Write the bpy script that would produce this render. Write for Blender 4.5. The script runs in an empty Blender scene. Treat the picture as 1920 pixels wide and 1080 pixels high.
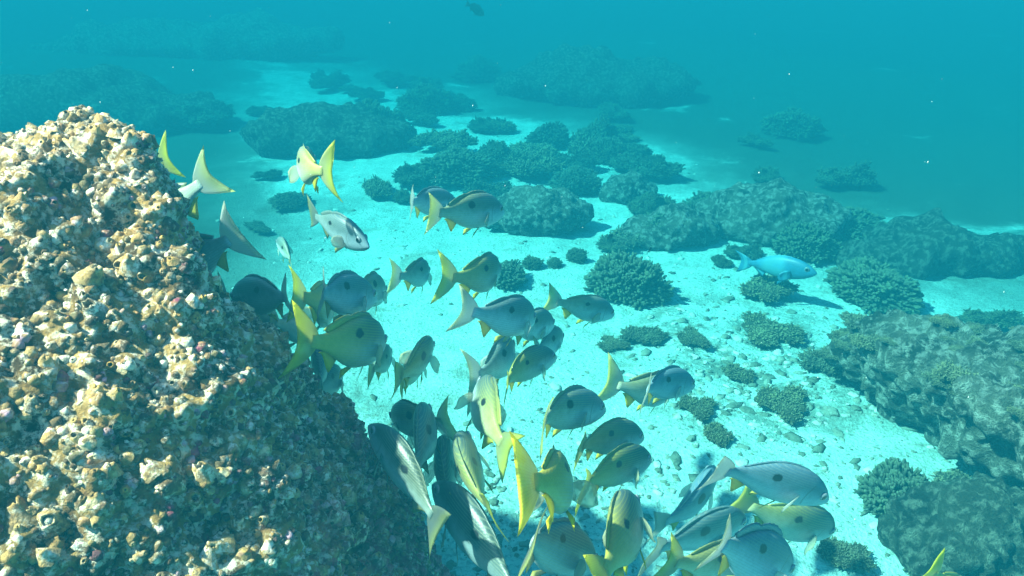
import bpy, bmesh, math, random
import numpy as np
from mathutils import Vector, Matrix, noise
R = math.radians
SC = bpy.context.scene
COL = SC.collection

# ---------------------------------------------------------------- camera, sky, sun, exposure
CAMZ, PITCH, FPX = 1.6, 25.0, 1371.0
cam = bpy.data.cameras.new('camera'); cam.sensor_width = 36; cam.lens = 36*FPX/1920
cam.clip_start = .02; cam.clip_end = 300
co = bpy.data.objects.new('camera', cam); COL.objects.link(co)
co.location = (0, 0, CAMZ); co.rotation_euler = (R(90-PITCH), 0, 0); SC.camera = co
SUN = Vector((-.65, -.14, .75)).normalized()
w = bpy.data.worlds.new('World'); SC.world = w; w.use_nodes = True
nt = w.node_tree; bg = nt.nodes['Background']
sky = nt.nodes.new('ShaderNodeTexSky'); sky.sky_type = 'NISHITA'; sky.sun_disc = False
sky.sun_elevation = math.asin(SUN.z); sky.sun_rotation = math.atan2(SUN.x, SUN.y)
nt.links.new(sky.outputs[0], bg.inputs[0]); bg.inputs[1].default_value = .05
sl = bpy.data.lights.new('sun', 'SUN'); sl.energy = 5.0; sl.angle = R(1.5); sl.color = (1, .70, .54)
so = bpy.data.objects.new('sun', sl); COL.objects.link(so)
so.rotation_euler = SUN.to_track_quat('Z', 'Y').to_euler()
SC.view_settings.view_transform = 'Standard'; SC.view_settings.look = 'None'
SC.view_settings.exposure = 2.9; SC.view_settings.gamma = 1
SC.cycles.use_denoising = True
SC.cycles.volume_bounces = 2; SC.cycles.max_bounces = 8; SC.cycles.transparent_max_bounces = 12

# ---------------------------------------------------------------- helpers
cp, sp = math.cos(R(PITCH)), math.sin(R(PITCH))
def ray(px, py):
    x = (px-960)/FPX; y = (540-py)/FPX
    return Vector((x, cp+y*sp, -sp+y*cp))
def at(px, py, t):
    return Vector((0, 0, CAMZ)) + ray(px, py)*t
def on_ground(px, py, z=0.0):
    d = ray(px, py); return at(px, py, (z-CAMZ)/d.z)
def tag(o, label=None, cat=None, group=None, kind=None):
    if label: o['label'] = label
    if cat: o['category'] = cat
    if group: o['group'] = group
    if kind: o['kind'] = kind
    return o
def link(name, me, mats=(), parent=None, smooth=True):
    for m in mats: me.materials.append(m)
    if smooth: me.polygons.foreach_set('use_smooth', [True]*len(me.polygons))
    o = bpy.data.objects.new(name, me); COL.objects.link(o)
    if parent: o.parent = parent
    return o
def mesh(name, v, f):
    me = bpy.data.meshes.new(name); me.from_pydata([tuple(p) for p in v], [], f); me.update(); return me
def fbm(p, s, oct=4, off=0.0):
    q = Vector(p)*s + Vector((off, off*1.7, off*.3)); a = 1.0; t = 0.0
    for _ in range(oct):
        t += a*noise.noise(q); q = q*2.03 + Vector((3.1, 1.7, 5.3)); a *= .5
    return t
class NT:
    def __init__(s, name):
        s.m = bpy.data.materials.new(name); s.m.use_nodes = True
        s.t = s.m.node_tree; s.b = s.t.nodes['Principled BSDF']; s.out = s.t.nodes['Material Output']
    def n(s, typ, ins=None, **kw):
        nd = s.t.nodes.new('ShaderNode'+typ)
        for k, v in kw.items(): setattr(nd, k, v)
        for k, v in (ins or {}).items(): s.set(nd.inputs[k], v)
        return nd
    def set(s, sock, v):
        if isinstance(v, bpy.types.NodeSocket): s.t.links.new(v, sock)
        elif isinstance(v, bpy.types.Node): s.t.links.new(v.outputs[0], sock)
        elif isinstance(v, (tuple, list)) and len(v) == 3 and sock.type == 'RGBA': sock.default_value = (*v, 1)
        else: sock.default_value = v
    def math(s, op, a, b=0.0, c=0.0, clamp=False):
        nd = s.n('Math', {0: a, 1: b, 2: c}, operation=op, use_clamp=clamp); return nd.outputs[0]
    def ramp(s, fac, lo, hi):
        return s.n('MapRange', {0: fac, 1: lo, 2: hi}, interpolation_type='SMOOTHSTEP').outputs[0]
    def mix(s, fac, a, b, mode='MIX'):
        nd = s.n('Mix', data_type='RGBA', blend_type=mode)
        s.set(nd.inputs[0], fac); s.set(nd.inputs[6], a); s.set(nd.inputs[7], b); return nd.outputs[2]
    def noise(s, vec, scale, detail=4, rough=.55, dist=0.0):
        nd = s.n('TexNoise', {'Scale': scale, 'Detail': detail, 'Roughness': rough, 'Distortion': dist})
        if vec is not None: s.set(nd.inputs['Vector'], vec)
        return nd.outputs[0]
    def bump(s, h, strength, dist):
        return s.n('Bump', {'Height': h, 'Strength': strength, 'Distance': dist}).outputs[0]
    def base(s, col, rough=.7, normal=None, spec=.3):
        s.set(s.b.inputs['Base Color'], col); s.set(s.b.inputs['Roughness'], rough)
        s.b.inputs['Specular IOR Level'].default_value = spec
        if normal is not None: s.set(s.b.inputs['Normal'], normal)
        return s.m

# ---------------------------------------------------------------- materials
def sand_material():
    M = NT('sand'); P = M.n('TexCoord').outputs['Object']
    n1 = M.noise(P, 1.1, 5, .6); n2 = M.noise(P, 9, 6, .65); n3 = M.noise(P, 70, 4, .7)
    y = M.n('SeparateXYZ', {0: P})
    c = M.mix(M.ramp(n2, .35, .7), (.36, .54, .50), (.48, .70, .65))
    c = M.mix(M.math('MULTIPLY', M.ramp(n3, .48, .64), .60), c, (.17, .20, .17))
    deb = M.math('MULTIPLY', M.ramp(M.noise(P, 2.6, 8, .72, .6), .52, .66), .62)
    c = M.mix(deb, c, (.20, .21, .15))
    dx = M.math('SUBTRACT', y.outputs[0], 1.05); dy = M.math('SUBTRACT', y.outputs[1], 2.75)
    near = M.math('SUBTRACT', 1.0, M.ramp(M.math('SQRT', M.math('ADD', M.math('MULTIPLY', dx, dx), M.math('MULTIPLY', dy, dy))), .25, .95))
    alg = M.math('MULTIPLY', near, M.ramp(M.noise(P, 5.5, 8, .72, .4), .44, .60))
    c = M.mix(M.math('MULTIPLY', alg, .8), c, (.09, .11, .075))
    far = M.ramp(M.math('ADD', M.math('MAXIMUM', M.math('ADD', y.outputs[1], M.math('MULTIPLY_ADD', y.outputs[0], 1.33, -7.2)), M.math('MULTIPLY', M.math('MULTIPLY_ADD', y.outputs[1], -.33, M.math('MULTIPLY', y.outputs[0], -1.0)), 2.0)), M.math('MULTIPLY_ADD', M.noise(P, .6, 5, .6), 5.0, -2.5)), -1.9, 1.9)
    turf = M.ramp(M.math('ADD', M.noise(P, .8, 7, .66, .3), M.math('MULTIPLY', far, .27)), .53, .66)
    c = M.mix(M.math('MULTIPLY', turf, M.math('MULTIPLY_ADD', far, .88, .10)), c, (.055, .075, .05))
    h = M.math('ADD', M.math('MULTIPLY', n2, .5), M.math('MULTIPLY', n3, .5))
    return M.base(c, .9, M.bump(h, .9, .03), .15)
def rock_material(name, dark, mid, pale, scale=6, purple=None, bumpd=.012):
    M = NT(name); P = M.n('TexCoord').outputs['Object']
    n1 = M.noise(P, scale, 6, .62, .4); n2 = M.noise(P, scale*4.5, 6, .7); n3 = M.noise(P, scale*18, 4, .7)
    c = M.mix(M.ramp(n1, .38, .60), dark, mid)
    c = M.mix(M.math('MULTIPLY', M.ramp(n2, .46, .62), .9), c, pale)
    c = M.mix(M.math('MULTIPLY', M.ramp(n3, .55, .7), .55), c, dark)
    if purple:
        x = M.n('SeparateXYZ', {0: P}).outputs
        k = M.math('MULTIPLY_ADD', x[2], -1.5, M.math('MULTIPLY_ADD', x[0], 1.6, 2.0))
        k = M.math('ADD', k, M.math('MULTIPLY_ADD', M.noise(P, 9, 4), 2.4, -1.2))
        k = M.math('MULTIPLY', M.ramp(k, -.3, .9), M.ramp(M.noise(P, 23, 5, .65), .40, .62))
        c = M.mix(M.math('MULTIPLY', k, .92), c, purple)  # purple growth low on the right, deepened to carry the flank's shade
    h = M.math('ADD', M.math('MULTIPLY', n2, .6), M.math('MULTIPLY', n3, .45))
    return M.base(c, .85, M.bump(h, 1.0, bumpd), .2)
def vcol_material(name, attr='Col', rough=.7, bscale=120, bd=.003, spec=.3, fuse=0.0):
    M = NT(name); c = M.n('Attribute', attribute_name=attr).outputs['Color']
    P = M.n('NewGeometry').outputs['Position']
    if fuse:
        n1 = M.noise(P, 16, 6, .68); n2 = M.noise(P, 52, 6, .74); x = M.n('SeparateXYZ', {0: P}).outputs
        k = M.mix(M.ramp(n1, .42, .58), (.07, .038, .012), (.44, .26, .075))
        k = M.mix(M.ramp(n2, .50, .62), k, (.90, .80, .66))
        q = M.math('MULTIPLY_ADD', x[2], -1.5, M.math('MULTIPLY_ADD', x[0], 1.6, 2.0))
        q = M.math('ADD', q, M.math('MULTIPLY_ADD', M.noise(P, 9, 4), 2.0, -1.0))
        pu = M.mix(M.ramp(n2, .50, .64), M.mix(M.ramp(n1, .4, .6), (.05, .014, .022), (.40, .07, .14)), (.72, .38, .46))  # maroon flank crust, with the flank's shade mixed into the colour
        k = M.mix(M.ramp(q, .1, 1.0), k, pu)
        c = M.mix(M.math('MULTIPLY', M.ramp(M.noise(P, 34, 5, .7), .36, .54), fuse), c, M.mix(.30, k, M.mix(1.0, k, c, 'MULTIPLY')))
    n = M.noise(P, bscale, 5, .7)
    c = M.mix(M.math('MULTIPLY', M.ramp(n, .48, .68), .75), c, M.mix(1.0, c, (.25, .19, .12), 'MULTIPLY'))
    return M.base(c, rough, M.bump(n, 1.0, bd), spec)
def coral_material(name, c0, c1):
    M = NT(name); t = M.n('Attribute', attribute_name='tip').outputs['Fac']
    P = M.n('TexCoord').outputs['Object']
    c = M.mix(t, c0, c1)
    c = M.mix(M.math('MULTIPLY', M.ramp(M.noise(P, 3.2, 5, .65), .42, .62), .7), c, M.mix(1.0, c, (1.6, 1.6, 1.3), 'MULTIPLY'))
    rn = M.n('ObjectInfo').outputs['Random']; c = M.mix(M.math('MULTIPLY', rn, .6), c, M.mix(1.0, c, (1.5, 1.25, .95), 'MULTIPLY'))
    return M.base(c, .85, M.bump(M.noise(P, 60, 3), .5, .01), .15)
def fish_body_material():
    M = NT('fish_skin'); uv = M.n('UVMap').outputs[0]
    s = M.n('SeparateXYZ', {0: uv}).outputs; u, v = s[0], s[1]
    oc = M.n('SeparateColor', {0: M.n('ObjectInfo').outputs['Color']}).outputs   # R yellow, G dark (holds rock shade for some fish), B blue
    back = M.mix(oc[1], (.095, .155, .16), (.024, .042, .042))
    belly = M.mix(oc[1], (.50, .66, .72), (.15, .21, .24))
    sil = M.mix(oc[2], belly, (.13, .25, .36)); back = M.mix(oc[2], back, (.075, .16, .23))
    P = M.n('TexCoord').outputs['Object']
    g = M.math('ADD', v, M.math('MULTIPLY_ADD', M.noise(P, 9, 3), .08, -.04))
    c = M.mix(M.ramp(g, -.05, .075), sil, back)
    # fine lines of scale rows running along the flank
    ln = M.math('SINE', M.math('MULTIPLY', M.math('ADD', v, M.math('MULTIPLY', u, -.035)), 420))
    ln = M.math('MULTIPLY', M.ramp(ln, .25, .9), M.ramp(u, .12, .3))
    c = M.mix(M.math('MULTIPLY', ln, .34), c, M.mix(oc[0], (.20, .24, .22), (.34, .30, .03)))
    yt = M.math('MULTIPLY', M.ramp(u, .22, .78), M.math('MULTIPLY', M.math('POWER', oc[0], 1.6), .9))
    c = M.mix(yt, c, (.30, .29, .02))
    sn = M.math('MULTIPLY', M.math('SINE', M.math('MULTIPLY', u, 260)), M.math('SINE', M.math('MULTIPLY', v, 330)))
    # dark flank spot
    du = M.math('DIVIDE', M.math('SUBTRACT', u, .50), .038); dv = M.math('DIVIDE', M.math('SUBTRACT', v, .062), .029)
    d = M.math('SQRT', M.math('ADD', M.math('MULTIPLY', du, du), M.math('MULTIPLY', dv, dv)))
    d = M.math('MULTIPLY', M.math('ADD', d, M.math('MULTIPLY_ADD', M.noise(P, 26, 3), .9, -.45)), M.math('MULTIPLY_ADD', M.n('ObjectInfo').outputs['Random'], .6, .8))
    c = M.mix(M.math('SUBTRACT', 1.0, M.ramp(d, .75, 1.2)), c, (.006, .008, .012))
    c = M.mix(M.math('MULTIPLY', M.ramp(M.noise(P, 38, 5, .7), .42, .66), .30), c, M.mix(1.0, c, (.55, .62, .62), 'MULTIPLY'))
    # gill cover edge and mouth line
    gx = M.math('SUBTRACT', u, M.math('MULTIPLY_ADD', M.math('MULTIPLY', v, v), -4.0, .235))
    gill = M.math('MULTIPLY', M.math('SUBTRACT', 1.0, M.ramp(M.math('ABSOLUTE', gx), .002, .010)), M.math('LESS_THAN', M.math('ABSOLUTE', v), .085))
    c = M.mix(M.math('MULTIPLY', gill, .45), c, (.06, .07, .07))
    mo = M.math('ABSOLUTE', M.math('SUBTRACT', v, M.math('MULTIPLY_ADD', u, -.35, -.035)))
    mouth = M.math('MULTIPLY', M.math('SUBTRACT', 1.0, M.ramp(mo, .001, .006)), M.math('LESS_THAN', u, .075))
    c = M.mix(M.math('MULTIPLY', mouth, .7), c, (.03, .03, .03))
    M.base(c, .42, M.bump(sn, .06, .0012), .45)
    return M.m
def fin_material(name, pale, yellow, trans=.45, clear=0.0):
    M = NT(name); uv = M.n('UVMap').outputs[0]
    s = M.n('SeparateXYZ', {0: uv}).outputs
    oc = M.n('SeparateColor', {0: M.n('ObjectInfo').outputs['Color']}).outputs
    P = M.n('TexCoord').outputs['Object']
    rays = M.ramp(M.math('SINE', M.math('MULTIPLY', s[1], 150)), -.2, .9)
    k = M.math('ADD', M.math('MULTIPLY', oc[0], .95), M.math('MULTIPLY_ADD', M.ramp(s[0], .25, 1.0), .55, -.42), clamp=True)
    k = M.math('ADD', k, M.math('MULTIPLY_ADD', M.noise(P, 7, 3), .5, -.25), clamp=True)
    c = M.mix(k, M.mix(oc[1], pale, (.15, .18, .17)), yellow)
    c = M.mix(M.math('MULTIPLY', rays, .16), c, M.mix(1.0, c, (.45, .45, .40), 'MULTIPLY'))
    M.base(c, .5, M.bump(rays, .15, .002), .3)
    tr = M.n('BsdfTranslucent', {0: c}); mx = M.n('MixShader', {0: trans, 1: M.b.outputs[0], 2: tr.outputs[0]})
    if clear: mx = M.n('MixShader', {0: clear, 1: mx.outputs[0], 2: M.n('BsdfTransparent').outputs[0]})
    M.t.links.new(mx.outputs[0], M.out.inputs[0]); return M.m
MAT = {}
MAT['sand'] = sand_material()
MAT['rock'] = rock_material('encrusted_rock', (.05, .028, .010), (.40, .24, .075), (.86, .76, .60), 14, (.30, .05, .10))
MAT['reef'] = rock_material('reef_rock', (.03, .04, .025), (.17, .18, .13), (.52, .53, .45), 7, None, .09)
MAT['reef_dark'] = rock_material('dark_reef', (.018, .028, .02), (.06, .075, .05), (.26, .29, .22), 7, None, .08)
MAT['shell'] = vcol_material('barnacle_shell', fuse=.9, bd=.005, spec=.45)
MAT['chip'] = vcol_material('rubble_chip', bscale=30, bd=.01)
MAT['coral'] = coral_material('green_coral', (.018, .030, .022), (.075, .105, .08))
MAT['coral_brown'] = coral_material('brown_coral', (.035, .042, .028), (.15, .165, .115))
MAT['skin'] = fish_body_material()
MAT['fin'] = fin_material('tail_membrane', (.44, .50, .49), (.58, .58, .03), .62, .22)
MAT['fin_y'] = fin_material('yellow_membrane', (.55, .52, .12), (.66, .60, .02), .55, .05)
MAT['fin_p'] = fin_material('clear_membrane', (.66, .70, .66), (.56, .56, .34), .6, .4)
def eye_material():
    M = NT('fish_eye'); P = M.n('TexCoord').outputs['Object']
    s = M.n('SeparateXYZ', {0: P}).outputs
    d = M.math('SQRT', M.math('ADD', M.math('MULTIPLY', s[0], s[0]), M.math('MULTIPLY', s[2], s[2])))
    c = M.mix(M.ramp(d, .0165, .019), (.004, .005, .007), (.16, .19, .22))
    return M.base(c, .12, None, .6)
MAT['eye'] = eye_material()
def parrot_material():
    M = NT('blue_scales'); uv = M.n('UVMap').outputs[0]; s = M.n('SeparateXYZ', {0: uv}).outputs
    P = M.n('TexCoord').outputs['Object']
    b = M.math('MULTIPLY', M.ramp(s[0], .30, .40), M.math('SUBTRACT', 1.0, M.ramp(s[0], .58, .72)))
    c = M.mix(b, (.03, .14, .22), (.07, .25, .31))  # blues muted toward the water colour, haze put into the scales
    c = M.mix(M.math('MULTIPLY', M.ramp(M.noise(P, 14, 3), .4, .7), .3), c, (.04, .25, .45))
    return M.base(c, .45, None, .35)
MAT['parrot'] = parrot_material()
def plain(name, col):
    M = NT(name); P = M.n('TexCoord').outputs['Object']
    return M.base(M.mix(M.noise(P, 8, 3), col, tuple(x*.5 for x in col)), .6)
MAT['dusky'] = plain('dusky_scales', (.03, .04, .04))
MAT['speck'] = plain('drifting_speck', (.8, .8, .75))

# ---------------------------------------------------------------- seabed
def ground_z(x, y):
    r = math.hypot(x, y)
    z = .05*noise.noise(Vector((x*.7, y*.7, 1.3))) + .025*noise.noise(Vector((x*2.3, y*2.3, 7.7)))
    z += .012*noise.noise(Vector((x*7, y*7, 3.7)))
    z += min(1.0, r/12)*.22*noise.noise(Vector((x*.22, y*.22, 9.1)))
    return z
def build_seabed():
    ang = list(np.linspace(R(5), R(175), 300)) + list(np.linspace(R(175), R(365), 60))[1:-1]
    rad = [.12*1.032**i for i in range(183)]
    na = len(ang); v = [(0, 0, ground_z(0, 0))]; f = []
    for r in rad:
        for a in ang:
            x, y = r*math.cos(a), r*math.sin(a); v.append((x, y, ground_z(x, y)))
    for j in range(na): f.append((0, 1+j, 1+(j+1) % na))
    for i in range(len(rad)-1):
        for j in range(na):
            a = 1+i*na+j; b = 1+i*na+(j+1) % na; f.append((a, a+na, b+na, b))
    tag(link('seabed', mesh('seabed', v, f), [MAT['sand']]), kind='structure')
build_seabed()

# ---------------------------------------------------------------- the big encrusted rock
def solid_from_hulls(name, hulls, voxel, smooth_it):
    bm = bmesh.new()
    for pts in hulls:
        vs = [bm.verts.new(p) for p in pts]
        r = bmesh.ops.convex_hull(bm, input=vs)
        bmesh.ops.delete(bm, geom=[g for g in r['geom_interior'] if isinstance(g, bmesh.types.BMVert)], context='VERTS')
    bmesh.ops.recalc_face_normals(bm, faces=bm.faces)
    me = bpy.data.meshes.new(name); bm.to_mesh(me); bm.free()
    o = bpy.data.objects.new(name, me); COL.objects.link(o)
    m = o.modifiers.new('r', 'REMESH'); m.mode = 'VOXEL'; m.voxel_size = voxel
    s = o.modifiers.new('s', 'SMOOTH'); s.iterations = smooth_it; s.factor = .5
    dg = bpy.context.evaluated_depsgraph_get()
    out = bpy.data.meshes.new_from_object(o.evaluated_get(dg)); out.name = name
    bpy.data.objects.remove(o); return out
def displace(me, fn):
    n = len(me.vertices); c = np.empty(n*3); me.vertices.foreach_get('co', c); c = c.reshape(-1, 3)
    nr = np.empty(n*3); me.vertex_normals.foreach_get('vector', nr); nr = nr.reshape(-1, 3)
    d = np.array([fn(Vector(p), Vector(q)) for p, q in zip(c, nr)])
    c = c + nr*d[:, None]; me.vertices.foreach_set('co', c.ravel()); me.update()
def build_rock():
    up = [at(140, 252, 1.12), at(212, 246, 1.12), at(250, 300, 1.16), at(-10, 335, 1.04), at(-120, 400, .98), at(318, 370, 1.2), at(368, 545, 1.24),
          at(360, 560, 1.05), at(-200, 1120, .80), at(-420, 640, .9), at(-500, 520, 1.3), at(190, 300, 1.5), at(330, 545, 1.6),
          at(-150, 400, 1.7), at(440, 900, 1.04), at(560, 1120, 1.02), at(300, 1200, .95), at(400, 1400, .95),
          at(-300, 1500, 1.0), at(-300, 700, 1.9)]
    lo = [at(368, 545, 1.24), at(455, 632, 1.38), at(540, 705, 1.45), at(672, 815, 1.5), at(730, 900, 1.5), at(790, 1015, 1.5),
          at(820, 1110, 1.5), at(840, 1260, 1.50), at(360, 560, 1.05), at(440, 900, 1.02), at(560, 1100, 1.02), at(600, 1400, 1.1),
          at(100, 700, 1.3), at(300, 600, 1.8), at(600, 830, 1.85), at(720, 1050, 1.8)]
    for q in ((-1.5, 1.9), (-.28, 1.7), (-.04, 1.2), (-.18, .8), (-.6, .45), (-1.4, .7)): lo.append(Vector((q[0], q[1], -.15)))
    me = solid_from_hulls('encrusted_rock', [up, lo], .0065, 14)
    def fn(p, n):
        d = .034*fbm(p, 7, 3) + .014*fbm(p, 24, 3, 4.0)
        for k, (sc, am) in enumerate(((19, .024), (37, .015))):
            dist = noise.voronoi(p*sc+Vector((k*7.1, 0, 0)))[0][0]
            d += am*max(0.0, 1-dist*1.3)**.8
        d += .004*noise.noise(p*95)
        return d
    displace(me, fn)
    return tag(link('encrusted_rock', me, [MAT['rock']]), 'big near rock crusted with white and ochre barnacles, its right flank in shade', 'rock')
rock = build_rock()

def barnacle_geo(r, h, rng, seg=11):
    v = []; f = []
    ph = rng.random()*6; k = rng.choice((5, 6, 7))
    hole = rng.choice((.25, .4, .6, .9, 1.1)); lean = Vector((rng.uniform(-.25, .25), rng.uniform(-.25, .25), 0))
    rings = [(1.55, -.35), (1.12, .10), (.88, .5), (.66, .86), (.56, 1.0), (.44, .97), (.34, .6), (.26, .25)]
    jr = [1+rng.uniform(-.15, .15) for _ in range(seg)]; jh = [1+rng.uniform(-.25, .25) for _ in range(seg)]
    for ri, (rr, hh) in enumerate(rings):
        if ri > 4: rr *= hole; hh = 1-(1-hh)*min(1, hole)
        for j in range(seg):
            a = 2*math.pi*j/seg; q = rr*r*jr[j]*(1+.09*math.cos(k*a+ph)*(1 if rr > .5 else .3))
            z = hh*h*(jh[j] if hh > .4 else 1)
            v.append(Vector((q*math.cos(a), q*math.sin(a), z)) + lean*z)
    v.append(Vector((0, 0, .2*h)))
    for i in range(len(rings)-1):
        for j in range(seg):
            a = i*seg+j; b = i*seg+(j+1) % seg; f.append((a, b, b+seg, a+seg))
    c = len(v)-1; i = (len(rings)-1)*seg
    for j in range(seg): f.append((i+j, i+(j+1) % seg, c))
    return v, f, [min(7, n//seg) for n in range(len(v))]
pur_dark = [(.24, .13, .20), (.12, .04, .08), (.42, .34, .38), (.08, .04, .04)]  # dark purples for the right flank's shells, its shade in the colour
def scatter_barnacles():
    rng = random.Random(5); me = rock.data
    A = np.array([p.area for p in me.polygons]); C = np.array([p.center[:] for p in me.polygons]); Nn = np.array([p.normal[:] for p in me.polygons])
    camp = np.array((0, 0, CAMZ)); vd = camp-C; vd /= np.linalg.norm(vd, axis=1)[:, None]
    face = (vd*Nn).sum(1)
    d = C-camp; fwd = np.array((0, cp, -sp)); upv = np.array((0, sp, cp)); dep = d@fwd
    px = 960+FPX*d[:, 0]/dep; py = 540-FPX*(d@upv)/dep
    inv = (px > -150) & (px < 1000) & (py > 100) & (py < 1230) & (face > -.25) & (dep > .2)
    wgt = A*np.where(inv, 1.0, .12); cdf = np.cumsum(wgt/wgt.sum())
    placed = []; grid = {}; big = []; rest = []
    def ok(p, r):
        k = tuple(int(math.floor(x/.04)) for x in p)
        for a in (-1, 0, 1):
            for b in (-1, 0, 1):
                for c in (-1, 0, 1):
                    for q, s in grid.get((k[0]+a, k[1]+b, k[2]+c), ()):
                        if (p-q).length < (r+s)*.82: return False
        grid.setdefault(k, []).append((p, r)); return True
    for it in range(9000):
        i = int(np.searchsorted(cdf, rng.random())); p = Vector(C[i]); n = Vector(Nn[i])
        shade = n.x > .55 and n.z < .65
        cl = fbm(p, 5, 2, 2.0)
        if cl < -.45 and rng.random() < .8: continue
        r = (.0045+.0065*rng.random()**2.0)*(1.15 if cl > .1 else .85)
        if it < 420: r = rng.uniform(.008, .0145)
        if shade: r *= .55
        if not ok(p, r): continue
        h = r*rng.uniform(.7, 1.5)
        v, f, rg = barnacle_geo(r, h, rng, 11 if r > .009 else 7)
        ax = (n + Vector((rng.uniform(-.35, .35), rng.uniform(-.35, .35), rng.uniform(-.1, .4)))).normalized()
        mt = Matrix.Translation(p) @ ax.to_track_quat('Z', 'Y').to_matrix().to_4x4() @ Matrix.Rotation(rng.random()*6, 4, 'Z')
        low = max(0, min(1, (p.x*1.2 - p.z*.9 + 1.35)*1.3 + rng.uniform(-.4, .4)))
        t = rng.random()
        wall = [(.90, .84, .74), (.72, .55, .32), (.54, .33, .10), (.30, .16, .05)][min(3, int(t*4.4))]
        pur = [(.72, .50, .60), (.50, .24, .36), (.85, .72, .76), (.32, .12, .18)][rng.randrange(4)]
        wall = tuple(a*(1-low*.75)+b*low*.75 for a, b in zip(wall, pur))  # pinkish growth low right, strengthened to offset red light lost in water
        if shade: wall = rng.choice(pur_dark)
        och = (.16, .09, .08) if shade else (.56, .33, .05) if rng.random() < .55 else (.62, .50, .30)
        foot = (.30, .22, .10)
        mixc = lambda a, b, k: tuple(x*(1-k)+y*k for x, y in zip(a, b))
        cols = [foot, mixc(foot, wall, .7), wall, mixc(wall, och, .25), mixc(wall, och, .7), mixc(och, foot, .3), (.07, .045, .025), (.03, .02, .012)]
        (big if inv[i] and not shade and 0 < px[i] < 900 and py[i] < 1080 else rest).append((r/dep[i], mt, v, f, [cols[x] for x in rg]))
    big.sort(key=lambda e: -e[0]); rest += big[100:]; big = big[:100]
    def paint(me, cols):
        a = me.color_attributes.new('Col', 'FLOAT_COLOR', 'POINT'); a.data.foreach_set('color', [x for c in cols for x in (*c, 1)])
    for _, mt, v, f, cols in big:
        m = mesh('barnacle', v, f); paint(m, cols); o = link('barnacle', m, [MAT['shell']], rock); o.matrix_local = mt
    V = []; F = []; CC = []
    for _, mt, v, f, cols in rest:
        k = len(V); V += [mt @ p for p in v]; F += [tuple(x+k for x in q) for q in f]; CC += cols
    # knobbly crust between the shells: low lumps of algae and worm tube
    for it in range(15000):
        i = int(np.searchsorted(cdf, rng.random())); p = Vector(C[i]); n = Vector(Nn[i])
        r = (.003+.006*rng.random()**2); k = len(V)
        q = n.to_track_quat('Z', 'Y').to_matrix(); seg = 6; ph = rng.random()*6
        shade = n.x > .55 and n.z < .65  # lumps on this side take darker colours as painted shade
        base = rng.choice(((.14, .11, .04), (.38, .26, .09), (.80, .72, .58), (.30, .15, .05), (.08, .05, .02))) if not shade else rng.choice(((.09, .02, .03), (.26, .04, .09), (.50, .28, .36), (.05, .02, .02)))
        for rr, hh in ((1.2, -.3), (.9, .5)):
            for j in range(seg):
                a = 2*math.pi*j/seg+ph; s = r*rr*rng.uniform(.7, 1.3)
                V.append(p + q @ Vector((s*math.cos(a), s*math.sin(a), r*hh*rng.uniform(.7, 1.3))))
        V.append(p + q @ Vector((rng.uniform(-.3, .3)*r, rng.uniform(-.3, .3)*r, r*rng.uniform(.9, 1.7))))
        CC += [base]*(2*seg+1)
        for j in range(seg):
            a, b = k+j, k+(j+1) % seg; F.append((a, b, b+seg, a+seg)); F.append((a+seg, b+seg, k+2*seg))
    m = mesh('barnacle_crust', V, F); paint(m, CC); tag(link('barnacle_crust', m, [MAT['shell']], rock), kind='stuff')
scatter_barnacles()

# ---------------------------------------------------------------- boulders and reef mounds
def boulder(name, pts, base_z, label, mat, amp, sc, voxel=.03, seed=0, sm=6):
    me = solid_from_hulls(name, [pts], voxel, sm)
    displace(me, lambda p, n: amp*fbm(p, sc, 4, seed) + amp*.5*abs(noise.noise(p*sc*4.3)) + amp*.55*max(0, .8-noise.voronoi(p*sc*2.2)[0][0]))
    return tag(link(name, me, [MAT[mat]]), label, 'rock')
def ellip(c, rx, ry, rz, n=40, seed=1, rot=0, under=.5):
    rng = random.Random(seed); out = []
    for i in range(n):
        z = 1-2*(i+.5)/n; a = i*2.399; r = math.sqrt(1-z*z); j = rng.uniform(.85, 1.12)
        x, y = r*math.cos(a)*rx*j, r*math.sin(a)*ry*j
        out.append(Vector((c[0]+x*math.cos(rot)-y*math.sin(rot), c[1]+x*math.sin(rot)+y*math.cos(rot), c[2]+z*rz*(j if z > 0 else under))))
    return out
def mound(px, py, wpx, hpx, label, mat, seed, rot=0, amp=.10, sc=2.2, name='reef_mound', voxel=.045, deep=.6):
    """px,py: middle of the foot in the photograph; wpx,hpx: width and height there."""
    g = on_ground(px, py); t = (g-Vector((0, 0, CAMZ))).dot(Vector((0, cp, -sp)))
    rx = wpx*t/FPX/2; H = hpx*t/FPX*.8; c = (g.x, g.y+rx*deep*.6, ground_z(g.x, g.y)+H*.25)
    return boulder(name, ellip(c, rx, rx*deep, H*.75, 44, seed, rot), 0, label, mat, amp*rx, sc/rx, voxel*rx, seed)
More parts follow.
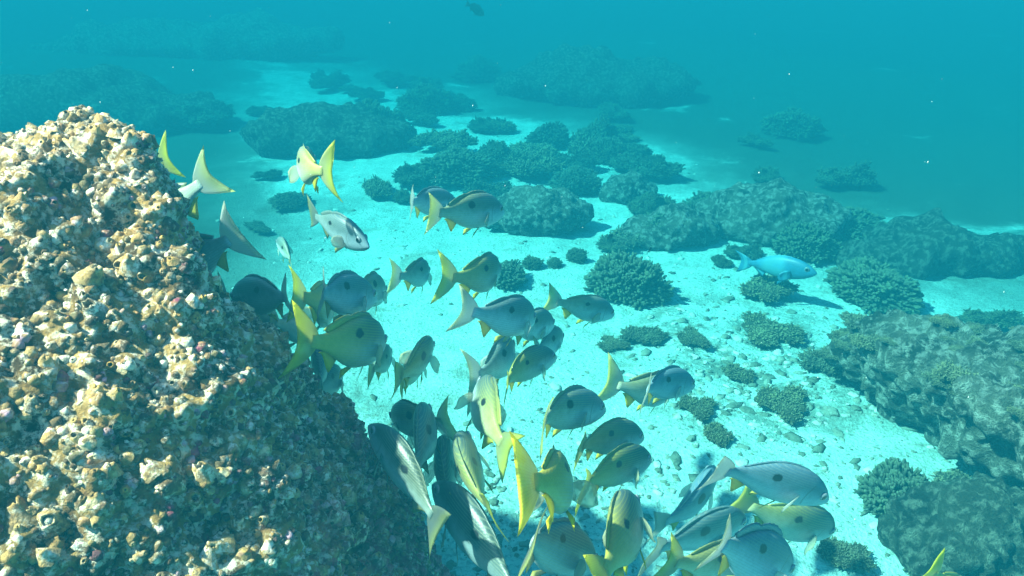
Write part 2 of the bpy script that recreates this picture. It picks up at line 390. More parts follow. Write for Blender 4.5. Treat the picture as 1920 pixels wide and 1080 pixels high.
# large boulder on the right: lit top, undercut shaded front
g = on_ground
def slab(front, back, h0, h1, lift=.10):
    out = []
    for (px, py) in front:
        q = g(px, py); out += [Vector((q.x, q.y, h0)), Vector((q.x+.10, q.y+.22, -.1))]
    for (px, py, z) in back: out.append(at(px, py, (z-CAMZ)/ray(px, py).z))
    return out
boulder('reef_boulder', slab([(1570, 740), (1660, 800), (1790, 880), (1950, 975), (2100, 1080)],
    [(1560, 640, .22), (1610, 600, .30), (1700, 590, .34), (1850, 610, .34), (2050, 650, .34), (2250, 760, .34), (1900, 760, .42), (2100, 900, .42)], .24, .4),
    0, 'largest pale mottled boulder at right, lit on top with a shaded undercut front', 'reef', .07, 5.5, .013, 3, 6)
mound(1460, 440, 280, 115, 'broad pale grey reef mound in haze behind the blue fish', 'reef', 11, -.25, .12)
mound(1270, 450, 190, 75, 'low pale rubbly mound left of the broad grey reef mound', 'reef', 12, .2, .14)
mound(1010, 432, 200, 95, 'rounded mottled coral mound behind the two fish swimming together', 'reef', 13, .1, .13)
mound(1180, 370, 120, 60, 'small pale topped mound between dark corals in the distance', 'reef', 14, .4, .14)
mound(90, 262, 640, 110, 'long dark reef ridge fading into blue haze behind the barnacle rock', 'reef_dark', 15, .1, .12, 2.2, 'reef_ridge', .035, .4)
mound(610, 300, 330, 95, 'wide dark reef mound in haze above the upward facing yellow tail', 'reef_dark', 16, .1, .14)
mound(1770, 480, 420, 75, 'dark low reef bank fading out at the right edge', 'reef_dark', 17, -.1, .14, 2.4, 'reef_ridge', .04, .4)
mound(1130, 190, 420, 90, 'faint wide mound dissolving in the blue distance at top centre', 'reef_dark', 18, 0, .14)
mound(340, 120, 600, 60, 'faint far reef crest at the upper left, almost lost in haze', 'reef', 19, 0, .12, 2.2, 'reef_ridge', .04, .4)
boulder('reef_boulder', ellip((*[*on_ground(1800, 1045)][:2], .06), .24, .18, .15, 44, 21, .4), 0, 'dark weedy rock in the lower right corner beneath the boulder', 'reef_dark', .06, 7.0, .012, 5)

# ---------------------------------------------------------------- corals
def coral_mesh(name, n, R0, squash, fl, fr, seed, droop=.0):
    rng = random.Random(seed); V = []; F = []; T = []
    bm = bmesh.new(); bmesh.ops.create_icosphere(bm, subdivisions=3, radius=1)
    lump = lambda d: 1 + (.5+droop*.6)*noise.noise(d*1.7+Vector((seed, 0, 0))) + (.16+droop*.5)*noise.noise(d*4+Vector((0, seed, 0)))
    for v in bm.verts:
        d = v.co.normalized(); V.append(Vector((d.x, d.y, max(-.3, d.z*squash)))*R0*.74*lump(d)); T.append(.0)
    for f in bm.faces: F.append(tuple(v.index for v in f.verts))
    bm.free()
    for i in range(n):
        z = 1-1.22*(i+rng.random())/n; a = i*2.39996+rng.uniform(-.3, .3); r = math.sqrt(max(0, 1-z*z))
        d = Vector((r*math.cos(a), r*math.sin(a), z)); L = lump(d)
        b = Vector((d.x, d.y, d.z*squash))*R0*.66*L
        dr = (d + Vector((rng.uniform(-.5, .5), rng.uniform(-.5, .5), rng.uniform(-.1, .55)))).normalized()
        dr2 = (dr + Vector((rng.uniform(-.5, .5), rng.uniform(-.5, .5), rng.uniform(-.3, .3)))).normalized()
        l = fl*R0*rng.uniform(.6, 1.35); w = fr*R0*rng.uniform(.75, 1.3)
        for sub in range(2):
            e = dr if sub == 0 else dr2; st = b if sub == 0 else b+dr*l*.45
            k = len(V); q = e.to_track_quat('Z', 'Y').to_matrix(); ll = l*(1 if sub == 0 else .55); seg = 5
            for hh, ww, tt in ((0, 1.0, .0), (.55, .85, .45), (.88, 1.0, .85)):
                for j in range(seg):
                    an = 2*math.pi*j/seg; V.append(st + q @ Vector((w*ww*math.cos(an), w*ww*math.sin(an), hh*ll))); T.append(tt)
            V.append(st+e*ll*1.02); T.append(1.0)
            for s in range(2):
                for j in range(seg):
                    x = k+s*seg+j; y = k+s*seg+(j+1) % seg; F.append((x, y, y+seg, x+seg))
            for j in range(seg): F.append((k+2*seg+j, k+2*seg+(j+1) % seg, k+3*seg))
    me = mesh(name, V, F); a = me.attributes.new('tip', 'FLOAT', 'POINT'); a.data.foreach_set('value', T); return me
def patch_mesh(name, lumps, n, fl, fr, seed, flat, spread):
    rng = random.Random(seed); V = []; F = []; T = []
    for _ in range(lumps):
        a = rng.random()*6.28; d = spread*rng.random()**.7; R0 = rng.uniform(.16, .46)
        m = coral_mesh('tmp', int(n*R0*2), R0, flat*rng.uniform(.6, 1.3), fl, fr, seed*31+_, .6)
        k = len(V); V += [v.co+Vector((d*math.cos(a), d*math.sin(a)*.8, 0)) for v in m.vertices]; F += [tuple(i+k for i in p.vertices) for p in m.polygons]
        T += [e.value for e in m.attributes['tip'].data]; bpy.data.meshes.remove(m)
    me = mesh(name, V, F); a = me.attributes.new('tip', 'FLOAT', 'POINT'); a.data.foreach_set('value', T); return me
CM = [coral_mesh('branching_coral', 950, 1, .78, .27, .030, 1), patch_mesh('branching_coral', 9, 420, .24, .045, 2, .95, .55),
      coral_mesh('branching_coral', 420, 1, .9, .34, .045, 3), patch_mesh('weed_tuft', 12, 170, .30, .045, 4, .6, .7), patch_mesh('weed_tuft', 14, 130, .34, .045, 5, .42, .85)]
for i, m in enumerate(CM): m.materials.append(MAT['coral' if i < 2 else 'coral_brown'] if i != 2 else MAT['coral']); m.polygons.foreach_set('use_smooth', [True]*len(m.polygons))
def coral(px, py, wpx, kind, label, rot=0, zs=1.0, group=None, sink=.2):
    """px,py: foot of the coral in the photograph; wpx: its width there."""
    q = on_ground(px, py); t = (q-Vector((0, 0, CAMZ))).dot(Vector((0, cp, -sp))); r = wpx*t/FPX/2/(1.02 if kind in (0, 2) else .85)
    o = bpy.data.objects.new(CM[kind].name.split('.')[0], CM[kind]); COL.objects.link(o)
    o.location = (q.x, q.y, ground_z(q.x, q.y)+r*sink); vr = random.Random(int(px*31+py)); o.scale = (r*vr.uniform(.85, 1.1), r*vr.uniform(.7, 1.15), r*zs*vr.uniform(.75, 1.1)); o.rotation_euler = (0, 0, rot)
    return tag(o, label, 'coral' if kind < 3 else 'seaweed', group)
CORALS = [
 (1178, 545, 150, 0, 'big dark bushy coral on bright sand right of the fish school', 1.0, 1.0),
 (1082, 487, 44, 2, 'small dark coral just left of the big bushy coral', 2.0, 1.1),
 (1040, 500, 34, 2, 'smallest knobbly coral beside a low coral clump on sand', .6, 1.0),
 (955, 530, 82, 2, 'low coral clump touching the head of a yellow tailed fish', 3.1, .9),
 (998, 500, 50, 2, 'thin coral sprig between low clump and smallest coral', 4.1, .8),
 (1640, 545, 165, 0, 'large black coral mass on sand right of the blue fish', .3, 1.05),
 (1600, 480, 70, 1, 'dark coral knob behind the large black coral mass', 1.3, 1.0),
 (1350, 480, 60, 1, 'dim coral clump on sand left of the blue fish', 2.2, .8),
 (1440, 545, 120, 3, 'wide feathery weed patch below the blue fish', 1.2, .6),
 (1200, 630, 95, 3, 'feathery weed tuft below the big bushy coral', .2, .8),
 (1150, 640, 60, 4, 'wispy weed lying left of the feathery tuft', 2.2, .6),
 (1300, 640, 70, 4, 'thin weed strand on sand between corals and rubble', 1.7, .7),
 (1390, 700, 70, 3, 'dark weed tuft at the left edge of the rubble', 3.0, .9),
 (1310, 765, 75, 4, 'soft brown tuft at the head of the tail flicking fish', .9, .9),
 (1350, 815, 70, 3, 'brown tuft on sand above the big flat sided fish', 2.7, .8),
 (1470, 760, 120, 4, 'sprawling weed on the rubble in front of the boulder', 1.0, .5),
 (1540, 690, 110, 3, 'dark weed growing against the left end of the boulder', .1, .8),
 (1440, 620, 120, 4, 'loose weed patch on sand above the rubble', 4.4, .5),
 (860, 345, 150, 0, 'dark coral head behind the paired fish, largest of its cluster', .5, .9),
 (780, 350, 120, 1, 'dark coral head at the left of the mid distance cluster', 1.5, .8),
 (945, 325, 100, 1, 'dark coral head at the right of the mid distance cluster', 2.5, .8),
 (1080, 350, 100, 0, 'dim coral head right of the rounded mottled mound', 3.5, .8),
 (1215, 390, 95, 1, 'dim coral between the small pale topped mound and broad mound', 4.5, .9),
 (1130, 300, 80, 0, 'hazy coral knob behind the small pale topped mound', 5.5, .9),
 (700, 270, 150, 0, 'hazy dark coral bank above the school, left of centre', .7, .8),
 (905, 250, 85, 1, 'hazy round coral standing on the bright distant sand patch', 1.7, .9),
 (1030, 275, 95, 0, 'hazy round coral right of the bright distant sand patch', 2.7, .9),
 (500, 345, 70, 1, 'pale blurred coral lump left of the upward facing yellow tail', 3.7, .6),
 (545, 390, 80, 0, 'pale blurred coral lump below the upward facing yellow tail', 4.7, .6),
 (490, 435, 75, 1, 'low blurred coral lump beside the raised grey tail', 5.7, .45),
 (800, 215, 130, 0, 'faint coral bank in the distance above the school', .9, .7),
 (380, 240, 160, 1, 'faint coral mass behind the topmost yellow tails', 1.9, .8),
 (1560, 420, 90, 1, 'dark coral on the near slope of the broad grey reef mound', 2.9, .9),
 (1330, 400, 110, 0, 'dark coral on the left flank of the broad grey reef mound', 3.9, .8),
 (1700, 455, 120, 1, 'dark coral behind and right of the black coral mass', 4.9, .9),
 (1690, 960, 165, 0, 'near black bushy coral in the lower right corner', .4, 1.1),
 (1790, 935, 120, 3, 'ragged weed on top of the lower right corner rock', 1.4, .8),
 (1850, 1010, 150, 4, 'tangled weed on the right side of the lower right corner rock', 2.4, .8),
 (1760, 1050, 150, 0, 'black coral bush at the bottom edge in the lower right corner', 5.1, 1.0),
 (1830, 960, 100, 1, 'ragged dark coral crowning the lower right corner rock', 1.1, .9),
 (1900, 1060, 130, 1, 'dark coral in the extreme lower right corner', 2.1, .9),
 (1590, 1040, 110, 3, 'brown weed on sand beside the near black corner coral', 3.4, .6),
 (1860, 590, 130, 1, 'hazy dark coral at right beyond the pale boulder', 3.3, .6),
]
def crowd():
    rng = random.Random(17)
    for px0, px1, py0, py1, n, lab, grp in (
        (690, 1130, 290, 400, 13, 'one of the dark coral lumps crowded in the dim band above the paired fish', 'corals of the dim band above the school'),
        (1150, 1600, 320, 470, 15, 'one of the small corals scattered over the mottled reef around the broad grey mound', 'corals around the broad grey mound'),
        (460, 900, 130, 280, 14, 'one of the blurred far coral lumps above and left of the school', 'far blurred corals at upper left'),
        (900, 1500, 150, 300, 12, 'one of the blurred far coral lumps under the faint wide mound', 'far blurred corals at upper right')):
        for _ in range(n):
            px, py = rng.uniform(px0, px1), rng.uniform(py0, py1)
            coral(px, py, rng.uniform(45, 120)*(1.25 if py > 280 else 1), rng.choice((0, 1, 1, 3)), lab, rng.random()*6, rng.uniform(.6, 1.0), grp)
crowd()
def boulder_weed():
    rng = random.Random(23); b = bpy.data.objects['reef_boulder']; me = b.data
    P = [(p.center.copy(), p.normal.copy()) for p in me.polygons if p.normal.z > .35]
    for _ in range(46):
        c, n = rng.choice(P); d = c-Vector((0, 0, CAMZ)); t = d.dot(Vector((0, cp, -sp)))
        if d.x*FPX/t+960 > 2050: continue
        o = bpy.data.objects.new('weed_tuft', CM[rng.choice((3, 4, 4))]); COL.objects.link(o)
        r = rng.uniform(.03, .10); o.location = c; o.scale = (r, r*rng.uniform(.7, 1.3), r*rng.uniform(.5, 1.0)); o.rotation_euler = (0, 0, rng.random()*6)
        tag(o, 'one of the small weed tufts growing on top of the largest right boulder', 'seaweed', 'weed tufts on the right boulder')
boulder_weed()
for i, (px, py, wd, k, lab, rot, zs) in enumerate(CORALS): coral(px, py, wd, k, lab, rot, zs)

# ---------------------------------------------------------------- coral rubble on the sand (too small to count)
def rubble():
    rng = random.Random(9); V = []; F = []; C = []
    zones = [(1420, 690, 230, 150, 900), (1300, 560, 330, 120, 130), (1000, 700, 500, 330, 420), (700, 430, 400, 130, 160), (1650, 900, 250, 150, 260), (1100, 420, 600, 120, 420), (1000, 950, 300, 140, 800)]
    for cx, cy, sx, sy, n in zones:
        for _ in range(n):
            px, py = rng.gauss(cx, sx*.6), rng.gauss(cy, sy*.6)
            if py < 240: continue
            q = on_ground(px, py); z = ground_z(q.x, q.y); r = .0025+.013*rng.random()**3.2; k = len(V)
            if cx == 1420: r *= 1.6
            col = rng.choice(((.14, .17, .13), (.24, .28, .23), (.44, .50, .44), (.20, .24, .19), (.55, .62, .56)))
            a0 = rng.random()*6; el = rng.uniform(.6, 2.2)
            for hh, rr in ((-.5, .9), (.25, 1.0), (.7, .55)):
                for j in range(5):
                    a = a0+2*math.pi*j/5; s = r*rr*rng.uniform(.5, 1.35); x, y = s*math.cos(a)*el, s*math.sin(a)
                    V.append((q.x+x*math.cos(a0)-y*math.sin(a0), q.y+x*math.sin(a0)+y*math.cos(a0), z+r*hh*.6*rng.uniform(.4, 1.6))); C.append(col)
            for s in range(2):
                for j in range(5):
                    x = k+s*5+j; y = k+s*5+(j+1) % 5; F.append((x, y, y+5, x+5))
            F.append(tuple(k+10+j for j in range(5)))
    m = mesh('coral_rubble', V, F); a = m.color_attributes.new('Col', 'FLOAT_COLOR', 'POINT'); a.data.foreach_set('color', [x for c in C for x in (*c, 1)])
    tag(link('coral_rubble', m, [MAT['chip']]), 'loose broken coral pieces strewn over the pale sand', 'rubble', kind='stuff')
rubble()

# ---------------------------------------------------------------- fish
PX = [0, .012, .035, .08, .14, .21, .29, .37, .46, .55, .63, .70, .76, .81, .84]
PT = [-.030, -.006, .022, .064, .103, .134, .153, .158, .150, .126, .092, .062, .043, .038, .038]
PB = [-.030, -.052, -.070, -.095, -.118, -.136, -.147, -.150, -.145, -.122, -.088, -.060, -.043, -.038, -.038]
PW = [.004, .016, .027, .043, .057, .067, .073, .074, .069, .058, .044, .031, .021, .015, .010]
def fish_mesh(name, bend=0.0, deep=1.0, spread=1.0, dors=1.0, pect=35, tailz=1.0, seed=0):
    """Nose at +x, back up, unit length; bend is the turn of the tail to its left in radians."""
    rng = random.Random(seed)
    fs = np.linspace(0, 1.08, 109); th = bend*np.clip((fs-.22)/.8, 0, 1.1)**1.25
    cx = .5-np.concatenate([[0], np.cumsum(np.cos(th[:-1])*.01)]); cy = np.concatenate([[0], np.cumsum(np.sin(th[:-1])*.01)])
    def P(f, y, z):
        X = np.interp(f, fs, cx); Y = np.interp(f, fs, cy); t = np.interp(f, fs, th)
        return (X+y*math.sin(t), Y+y*math.cos(t), z)
    V = []; UV = []; F = []; MI = []
    def add(f, y, z, uv=None): V.append(P(f, y, z)); UV.append(uv or (f, z/deep)); return len(V)-1
    st = np.concatenate([[0, .006, .018], np.linspace(.04, .84, 25)]); ns = 16
    prev = None
    for f in st:
        zt = np.interp(f, PX, PT)*deep; zb = np.interp(f, PX, PB)*deep; wd = np.interp(f, PX, PW)
        zc, hz = (zt+zb)/2, (zt-zb)/2
        if f == 0: hz = .003; 
        ring = []
        for j in range(ns):
            a = 2*math.pi*j/ns; cz, sy = math.cos(a), math.sin(a)
            y = wd*math.copysign(abs(sy)**.85, sy)*(1-.12*max(0, cz)); ring.append(add(f, y, zc+hz*cz))
        if prev:
            for j in range(ns): F.append((prev[j], prev[(j+1) % ns], ring[(j+1) % ns], ring[j])); MI.append(0)
        else: F.append(tuple(ring[::-1])); MI.append(0)
        prev = ring
    F.append(tuple(prev)); MI.append(0)
    def sheet(pts, mi, th0, nrm=(0, 1, 0), uvs=None):
        nu, nv = len(pts), len(pts[0]); idx = {}
        for sgn in (1, -1):
            for i in range(nu):
                for j in range(nv):
                    edge = i in (0, nu-1) or j in (0, nv-1); f, y, z = pts[i][j]
                    if edge and sgn < 0: idx[(i, j, -1)] = idx[(i, j, 1)]; continue
                    tt = 0 if edge else th0*sgn*(1-.7*i/(nu-1))
                    uv = (f, z/deep) if uvs else (i/(nu-1), j/(nv-1))
                    V.append(P(f+nrm[0]*tt, y+nrm[1]*tt, z+nrm[2]*tt)); UV.append(uv); idx[(i, j, sgn)] = len(V)-1
            for i in range(nu-1):
                for j in range(nv-1):
                    q = [idx[(i, j, sgn)], idx[(i+1, j, sgn)], idx[(i+1, j+1, sgn)], idx[(i, j+1, sgn)]]
                    if len(set(q)) < 3: continue
                    F.append(tuple(q if sgn > 0 else q[::-1])); MI.append(mi)
    # tail: forked, frilled at the rear edge
    nv = 15; pts = []
    for i in range(8):
        k = i/7; row = []
        for j in range(nv):
            s = 2*j/(nv-1)-1; xe = .945+.065*abs(s)**1.6; f = .79+(xe-.79)*k
            hz = (.036+(.168*spread-.036)*k**.75)*tailz; row.append((f, .012*spread*math.sin(s*3.1+seed)*k*k + (rng.uniform(-.002, .002) if i > 5 else 0), s*hz))
        pts.append(row)
    sheet(pts, 1, .006)
    # dorsal fin: spiny front lobe, rounded soft rear lobe
    pts = []
    top = lambda f: float(np.interp(f, PX, PT))*deep; bot = lambda f: float(np.interp(f, PX, PB))*deep
    for i in range(4):
        k = i/3; row = []
        for j in range(23):
            q = j/22; f = .25+.47*q
            hh = (.040*math.sin(math.pi*min(1, q/.66))**.7 if q < .6 else .0)
            hh = max(hh, .048*math.sin(math.pi*min(1, max(0, (q-.50)/.52)))**.6)*dors*(1 if j % 2 or q > .6 else .86)
            row.append((f+.045*k*dors*(.4+q), 0, top(f)-.012+(hh+.012)*k))
        pts.append(row)
    sheet(pts, 2, .005, uvs=1)
    # anal fin
    pts = []
    for i in range(4):
        k = i/3; pts.append([(.60+.12*q+.055*k, 0, bot(.60+.12*q)+.010-(.012+.080*(1-q)**.6*math.sin(math.pi*min(1, .12+q*1.1)**.5)*.95)*k) for q in [j/8 for j in range(9)]])
    sheet(pts, 3, .006)
    for sd in (1, -1):
        # pelvic fins hang below the belly; pectorals stand out from the flank
        pts = []
        for i in range(5):
            k = i/4; pts.append([(.325+.02*q+.125*k*(1-.25*q), sd*(.022+.035*k+.008*q), bot(.34)+.022-.10*k*(1-.55*q)) for q in [j/5 for j in range(6)]])
        sheet(pts, 3, .004, (0, 1, 0))
        pts = []; ca, sa = math.cos(R(pect)), math.sin(R(pect))
        for i in range(6):
            k = i/5; wd = .018+.045*math.sin(math.pi*min(1, .1+k*.72))
            pts.append([(.262+.165*k*ca*(1-.15*abs(s)), sd*(.062+.165*k*sa), -.045-.028*k+s*wd) for s in [j/3-1 for j in range(7)]])
        sheet(pts, 4, .003, (-sa, sd*ca, 0))
    me = mesh(name, V, F); me.polygons.foreach_set('material_index', MI)
    ul = me.uv_layers.new(name='UVMap'); li = np.empty(len(me.loops), int); me.loops.foreach_get('vertex_index', li)
    ul.data.foreach_set('uv', np.array(UV)[li].ravel())
    bm = bmesh.new(); bm.from_mesh(me); bmesh.ops.recalc_face_normals(bm, faces=bm.faces); bm.to_mesh(me); bm.free()
    nose = Vector(P(0, 0, -.02)); tail = Vector(P(.97, 0, 0))
    return me, nose, tail
def eye_mesh():
    bm = bmesh.new(); bmesh.ops.create_uvsphere(bm, u_segments=16, v_segments=10, radius=.031)
    for v in bm.verts: v.co.y *= .42
    me = bpy.data.meshes.new('eye'); bm.to_mesh(me); bm.free(); me.materials.append(MAT['eye']); me.polygons.foreach_set('use_smooth', [True]*len(me.polygons)); return me
EYE = eye_mesh()
FISH_N = [0]
def fish(nose, tail, D, away, L=.27, bend=0.0, roll=0, yel=.5, dark=.4, blue=0.0, label='', spread=1.0, dors=.45, pect=25, deep=1.02, name='snapper', mats=None, eyes=True, group='fish schooling beside the rock', tailz=1.0):
    FISH_N[0] += 1; vr = random.Random(FISH_N[0]*7); deep *= vr.uniform(.92, 1.07); spread *= vr.uniform(1.0, 1.15); dors *= vr.uniform(.7, 1.5); pect += vr.uniform(-15, 25)
    me, ln, lt = fish_mesh(name, bend, deep, spread, dors, pect, tailz, FISH_N[0])
    chord = (ln-lt)*L; cl = chord.length
    a, b = ray(*nose), ray(*tail)            # nose at t=D+e, tail at t=D-e
    S = (a-b)*D; T = (a+b)                   # |S + e*T| = cl
    qa, qb, qc = T.dot(T), 2*S.dot(T), S.dot(S)-cl*cl
    disc = qb*qb-4*qa*qc
    if disc < 0: e = -qb/(2*qa)
    else: e = (-qb+(1 if away > 0 else -1)*math.sqrt(disc))/(2*qa)
    pn = at(*nose, D+e); pt = at(*tail, D-e)
    X = (pn-pt).normalized(); Z = Vector((0, 0, 1)); Z = (Z-X*Z.dot(X)).normalized()
    Z = Matrix.Rotation(R(roll), 3, X) @ Z; Y = Z.cross(X)
    lx = chord.normalized(); lz = Vector((0, 0, 1)); lz = (lz-lx*lz.dot(lx)).normalized(); ly = lz.cross(lx)
    Rm = Matrix((X, Y, Z)).transposed() @ Matrix((lx, ly, lz))
    s = (pn-pt).length/(ln-lt).length
    o = link(name, me, mats or [MAT['skin'], MAT['fin'], MAT['skin'], MAT['fin_y'], MAT['fin_p']])
    o.matrix_world = Matrix.Translation((pn+pt)/2) @ Rm.to_4x4() @ Matrix.Scale(s, 4) @ Matrix.Translation(-(ln+lt)/2)
    o.color = (yel, dark, blue, 1)
    if eyes:
        for sd in (1, -1):
            e_ = bpy.data.objects.new('eye', EYE); COL.objects.link(e_); e_.parent = o
            e_.location = (.5-.098, sd*.0405, .022*deep)
            e_.rotation_euler = (0, 0, -sd*.22)
    return tag(o, label, 'fish', group)
# nose px, tail px, distance, +1 swims away / -1 towards
fish((255, 470), (402, 322), 1.48, 1, .30, -.3, 10, .5, .05, 0, 'fish diving behind the rock peak with a lime yellow fork tail raised right', 1.05)
fish((235, 360), (322, 292), 1.62, 1, .28, -.2, 0, .95, .5, 0, 'fish hidden behind the rock peak, only its green tail showing')
fish((585, 305), (628, 322), 1.5, 1, .27, -.95, 0, .95, .1, 0, 'fish swimming away, bright yellow tail fanned wide, topmost in open water', 1.2)
fish((692, 462), (580, 398), 1.65, -1, .25, .1, 0, .25, .75, .35, 'grey fish nosing down right, pale tail edged yellow, below the fanned yellow tail')
fish((310, 520), (455, 435), 1.42, 1, .30, -.3, -10, .1, .1, .25, 'blue grey fish half behind the rock, tall pale grey tail raised right', 1.15)
fish((520, 452), (545, 492), 2.3, 1, .2, .3, 0, .45, .0, 0, 'small pale cream fish with faint yellow tail above the black spotted pair', .7)
fish((860, 385), (770, 380), 1.9, 1, .26, -.8, 0, .1, .05, .3, 'silver fish overlapped by another, its pale tail a thin upright blade', 1.0)
fish((946, 397), (803, 400), 1.75, 1, .27, -.1, 0, .55, .4, .05, 'olive fish with a light patch on its back, right of the pair near dark coral')
fish((801, 510), (731, 518), 2.05, 1, .26, .7, 0, .45, .3, 0, 'small fish heading right alone, pale yellow triangular tail, mid school', 1.1)
fish((934, 507), (822, 520), 1.75, 1, .29, .8, 0, .85, .5, 0, 'dark backed fish with large yellow tail above the light grey leader', 1.25)
fish((1002, 600), (858, 580), 1.55, 1, .28, .5, 0, .15, .25, .2, 'silver grey fish with dark flank spot and bright yellow belly fin')
fish((1038, 608), (945, 618), 1.8, 1, .26, 0, 0, .5, .1, .1, 'pale fish tucked behind the silver grey one with yellow belly fin')
fish((1152, 590), (1024, 560), 2.0, 1, .26, .3, 0, .6, .15, .3, 'slim fish with yellow tail, rightmost of the upper school, below bushy coral', 1.0, .3)
fish((434, 562), (545, 560), 1.55, 1, .29, .4, 0, .1, .45, .2, 'dark backed fish facing left near the rock with a round black spot')
fish((607, 590), (545, 552), 1.65, 1, .31, .8, 0, .98, .3, 0, 'bright olive yellow fish turning away between two spotted fish', 1.1)
fish((706, 560), (602, 552), 1.40, 1, .27, -.7, 0, .05, .45, .35, 'blue grey fish facing right, bold black spot, tail a pale upright blade')
fish((722, 548), (660, 545), 1.75, 1, .25, 0, 0, .5, .2, 0, 'pale greenish fish peeking out behind the bold spotted blue grey fish')
fish((720, 645), (548, 638), 1.28, 1, .30, .45, 0, .98, .75, 0, 'large dark fish with broad mustard yellow tail above the rock edge', 1.15, .7)
fish((808, 645), (738, 715), 1.55, 1, .26, .2, 10, .8, .6, 0, 'dark headed fish swimming up and away, olive tail hanging left')
fish((800, 665), (752, 735), 1.75, 1, .24, -.4, 0, .95, .3, 0, 'yellow fish below the dark headed one, pointed tail down', 1.0)
fish((730, 660), (690, 700), 1.85, 1, .22, .3, 0, .7, .2, 0, 'pale yellow fish trailing behind the mustard tailed one')
fish((958, 648), (876, 715), 1.7, 1, .32, .5, -10, .2, .15, .15, 'pale silver fish heading up right with a broad grey forked tail', 1.25)
fish((1044, 668), (950, 728), 1.6, 1, .25, -.9, 0, .9, .55, 0, 'olive fish with its thin tail seen edge on, pointing down left')
fish((1054, 632), (1000, 660), 1.9, 1, .24, 0, 0, .3, .15, .1, 'faint pale fish behind the olive one with edge on tail')
fish((903, 715), (958, 855), 1.45, 1, .31, -.5, 25, .85, .55, 0, 'cream and yellow striped fish seen from above, climbing, tail at bottom', 1.0, .6)
fish((1136, 768), (1022, 800), 1.40, 1, .28, -1.0, 0, .6, .3, .3, 'grey fish facing right, creamy yellow tail folded down towards the viewer', 1.25)
fish((1208, 820), (1085, 845), 1.50, 1, .26, -.7, 0, .8, .6, .0, 'olive grey fish with round spot, narrow yellow tail, above a dark twin')
fish((1222, 860), (1090, 920), 1.42, 1, .27, -.5, 0, .9, .85, 0, 'darkest olive fish heading up right, thin yellow edged tail below')
fish((1303, 722), (1212, 738), 1.6, 1, .26, -.8, 0, .1, .1, .7, 'light blue fish facing right with a white upright tail blade')
fish((1262, 730), (1130, 715), 1.72, 1, .29, .8, 0, .6, .05, .2, 'pale fish with fanned cream tail, behind the light blue fish', 1.25)
fish((1339, 880), (1222, 990), 1.6, 1, .31, .5, 10, .0, .1, .85, 'sky blue fish curving up to the right with a ghostly long tail', .9)
fish((1554, 938), (1335, 886), 1.25, 1, .29, -.5, 12, .0, .15, .65, 'biggest flat sided blue fish at lower right with dark spot and clear eye', .9, .3)
fish((1562, 998), (1378, 936), 1.52, 1, .31, .3, 10, .7, .6, .1, 'dark olive fish directly beneath the biggest flat sided blue fish', .8, .3)
fish((1400, 975), (1215, 1045), 1.38, 1, .30, -.3, 10, .1, .5, .25, 'dark grey fish angled up right with a large pale drooping tail', 1.15, .3)
fish((1410, 1050), (1240, 1055), 1.15, 1, .26, .1, 0, .7, .6, .1, 'olive fish at the bottom edge behind the blue fish with pale fin', 1.1)
fish((1482, 1078), (1342, 1020), 1.05, 1, .27, -.4, 0, .15, .2, .55, 'blue fish at the bottom edge with a pale side fin spread', 1.0, .8, 65)
fish((1118, 1062), (1000, 1020), 1.02, 1, .27, -.9, 0, .3, .85, .35, 'dark blue fish at bottom centre trailing a white crescent tail', 1.15)
fish((1192, 938), (1120, 1100), 1.08, 1, .28, .15, -25, .9, .75, .1, 'brown backed fish seen from above with yellow rear, bottom centre')
fish((1034, 915), (968, 905), .88, 1, .27, .75, -14, 1.0, .75, 0, 'fish behind a tall vivid yellow tail, beside the dark cluster', 1.2, .6, 30, 1.0, 'snapper', None, True, 'fish schooling beside the rock', .9)
fish((838, 825), (850, 970), 1.42, 1, .31, -.2, -8, .35, .85, .1, 'blackish fish climbing head up, left of the two dark climbers')
fish((872, 815), (925, 965), 1.28, 1, .29, -.35, -22, .75, .7, .1, 'dark climbing fish with olive tail curled to the right, right of its blackish twin')
fish((692, 795), (825, 1000), 1.2, 1, .26, .3, 15, .25, .9, .0, 'large grey climbing fish on the rock edge with silver fork tail', 1.15, .4)  # skin darkened in place of the rock's shadow on it
fish((800, 765), (770, 900), 1.38, 1, .28, .3, -15, .3, .75, .1, 'slate fish climbing head up over the rock edge with blue belly')
fish((735, 782), (850, 792), 1.58, 1, .28, -.3, 0, .6, .7, 0, 'dark green fish facing left behind the slate climber, cream tail at right', 1.1)
fish((812, 905), (985, 1150), 1.22, 1, .32, .2, 12, .2, .97, .12, 'navy black fish climbing from the bottom edge, nearest of the dark cluster')  # navy skin, with shade from the rock darkened into it
fish((592, 655), (600, 730), 1.62, 1, .24, .2, 0, .1, .85, .1, 'dark slim fish standing upright behind the rock edge')
fish((640, 705), (585, 735), 1.65, 1, .23, 0, 0, .1, .9, .1, 'short dark fish crouching low behind the rock edge')
fish((520, 635), (398, 552), 1.62, 1, .27, 0, 0, .3, .55, .2, 'dim teal fish in the shadow between rock and left facing fish')
fish((590, 630), (500, 600), 1.75, 1, .25, .2, 0, .2, .45, .2, 'faint grey fish low behind the left facing fish')
fish((1800, 1150), (1743, 1062), 1.2, 1, .2, 0, 0, .95, .1, 0, 'yellow and white fish tail entering at the bottom right corner')
fish((1532, 512), (1385, 490), 3.7, -1, .43, .1, 0, 0, 0, 0, 'bright blue parrot shaped fish cruising over sand beyond the school', .75, .3, 20, .95, 'parrotfish', [MAT['parrot']]*5, True, None)
fish((908, 28), (874, 6), 6.0, 1, .22, 0, 0, 0, 0, 0, 'lone dark fish silhouette far off at the top edge', .8, .5, 20, 1.1, 'reef_fish', [MAT['dusky']]*5, False, None)
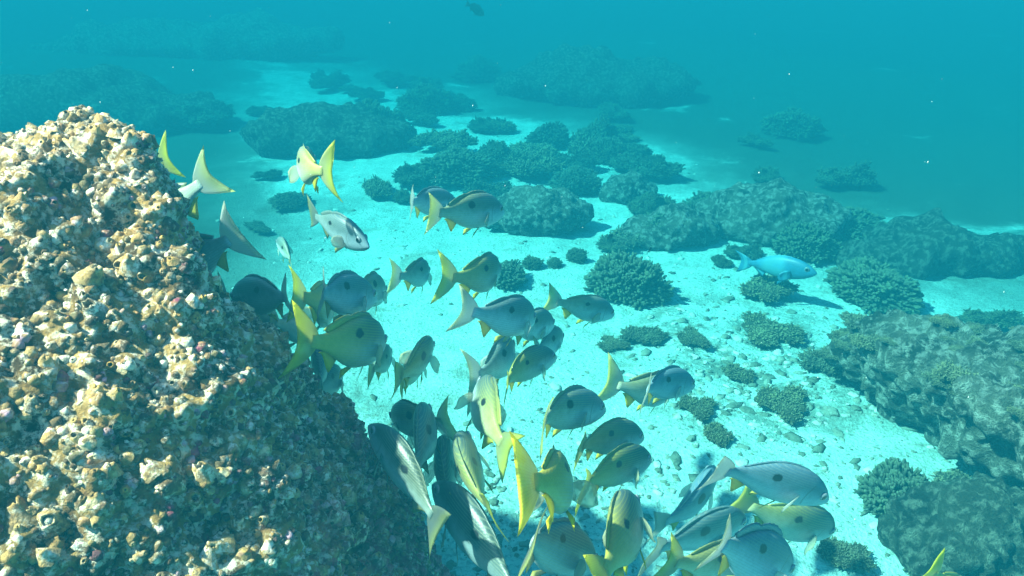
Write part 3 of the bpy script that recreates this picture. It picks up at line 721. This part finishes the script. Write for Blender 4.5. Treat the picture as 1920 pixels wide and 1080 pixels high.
fish((1150, 441), (1138, 446), 3.3, 1, .05, 0, 0, 0, 0, 0, 'tiny dark fish over sand left of the big bushy coral top', .8, 1, 20, 1.4, 'damselfish', [MAT['dusky']]*5, False, None)
fish((1222, 464), (1214, 474), 3.3, 1, .05, 0, 0, 0, 0, 0, 'tiny dark fish hovering just above the big bushy coral', .8, 1, 20, 1.4, 'damselfish', [MAT['dusky']]*5, False, None)

# ---------------------------------------------------------------- drifting specks and the water itself
def specks():
    rng = random.Random(3); V = []; F = []
    for _ in range(320):
        t = rng.uniform(.9, 5); p = at(rng.uniform(-100, 2020), rng.uniform(-60, 1100), t)
        if p.z < .05: continue
        r = .0007*rng.uniform(.5, 1.5); k = len(V)
        for q in ((1, 0, 0), (-1, 0, 0), (0, 1, 0), (0, -1, 0), (0, 0, 1.6), (0, 0, -1.6)): V.append((p.x+q[0]*r, p.y+q[1]*r, p.z+q[2]*r))
        for q in ((0, 2, 4), (2, 1, 4), (1, 3, 4), (3, 0, 4), (2, 0, 5), (1, 2, 5), (3, 1, 5), (0, 3, 5)): F.append(tuple(k+x for x in q))
    tag(link('drifting_specks', mesh('drifting_specks', V, F), [MAT['speck']]), 'tiny pale specks drifting in the water', 'specks', kind='stuff')
specks()
def haze():
    x0, x1, y0, y1, z0, z1 = -60, 60, -60, 60, -1.6, 1.67
    v = [(x, y, z) for z in (z0, z1) for y in (y0, y1) for x in (x0, x1)]
    me = mesh('haze', v, [(0, 2, 3, 1), (4, 5, 7, 6), (0, 1, 5, 4), (2, 6, 7, 3), (0, 4, 6, 2), (1, 3, 7, 5)])
    m = bpy.data.materials.new('haze'); m.use_nodes = True; t = m.node_tree
    t.nodes.remove(t.nodes['Principled BSDF'])
    pv = t.nodes.new('ShaderNodeVolumePrincipled')
    pv.inputs['Color'].default_value = (.002, .056, .079, 1)
    pv.inputs['Absorption Color'].default_value = (.0, .405, .455, 1)
    pv.inputs['Density'].default_value = .53
    t.links.new(pv.outputs[0], t.nodes['Material Output'].inputs['Volume'])
    tag(link('haze', me, [m], smooth=False), kind='stuff')
haze()
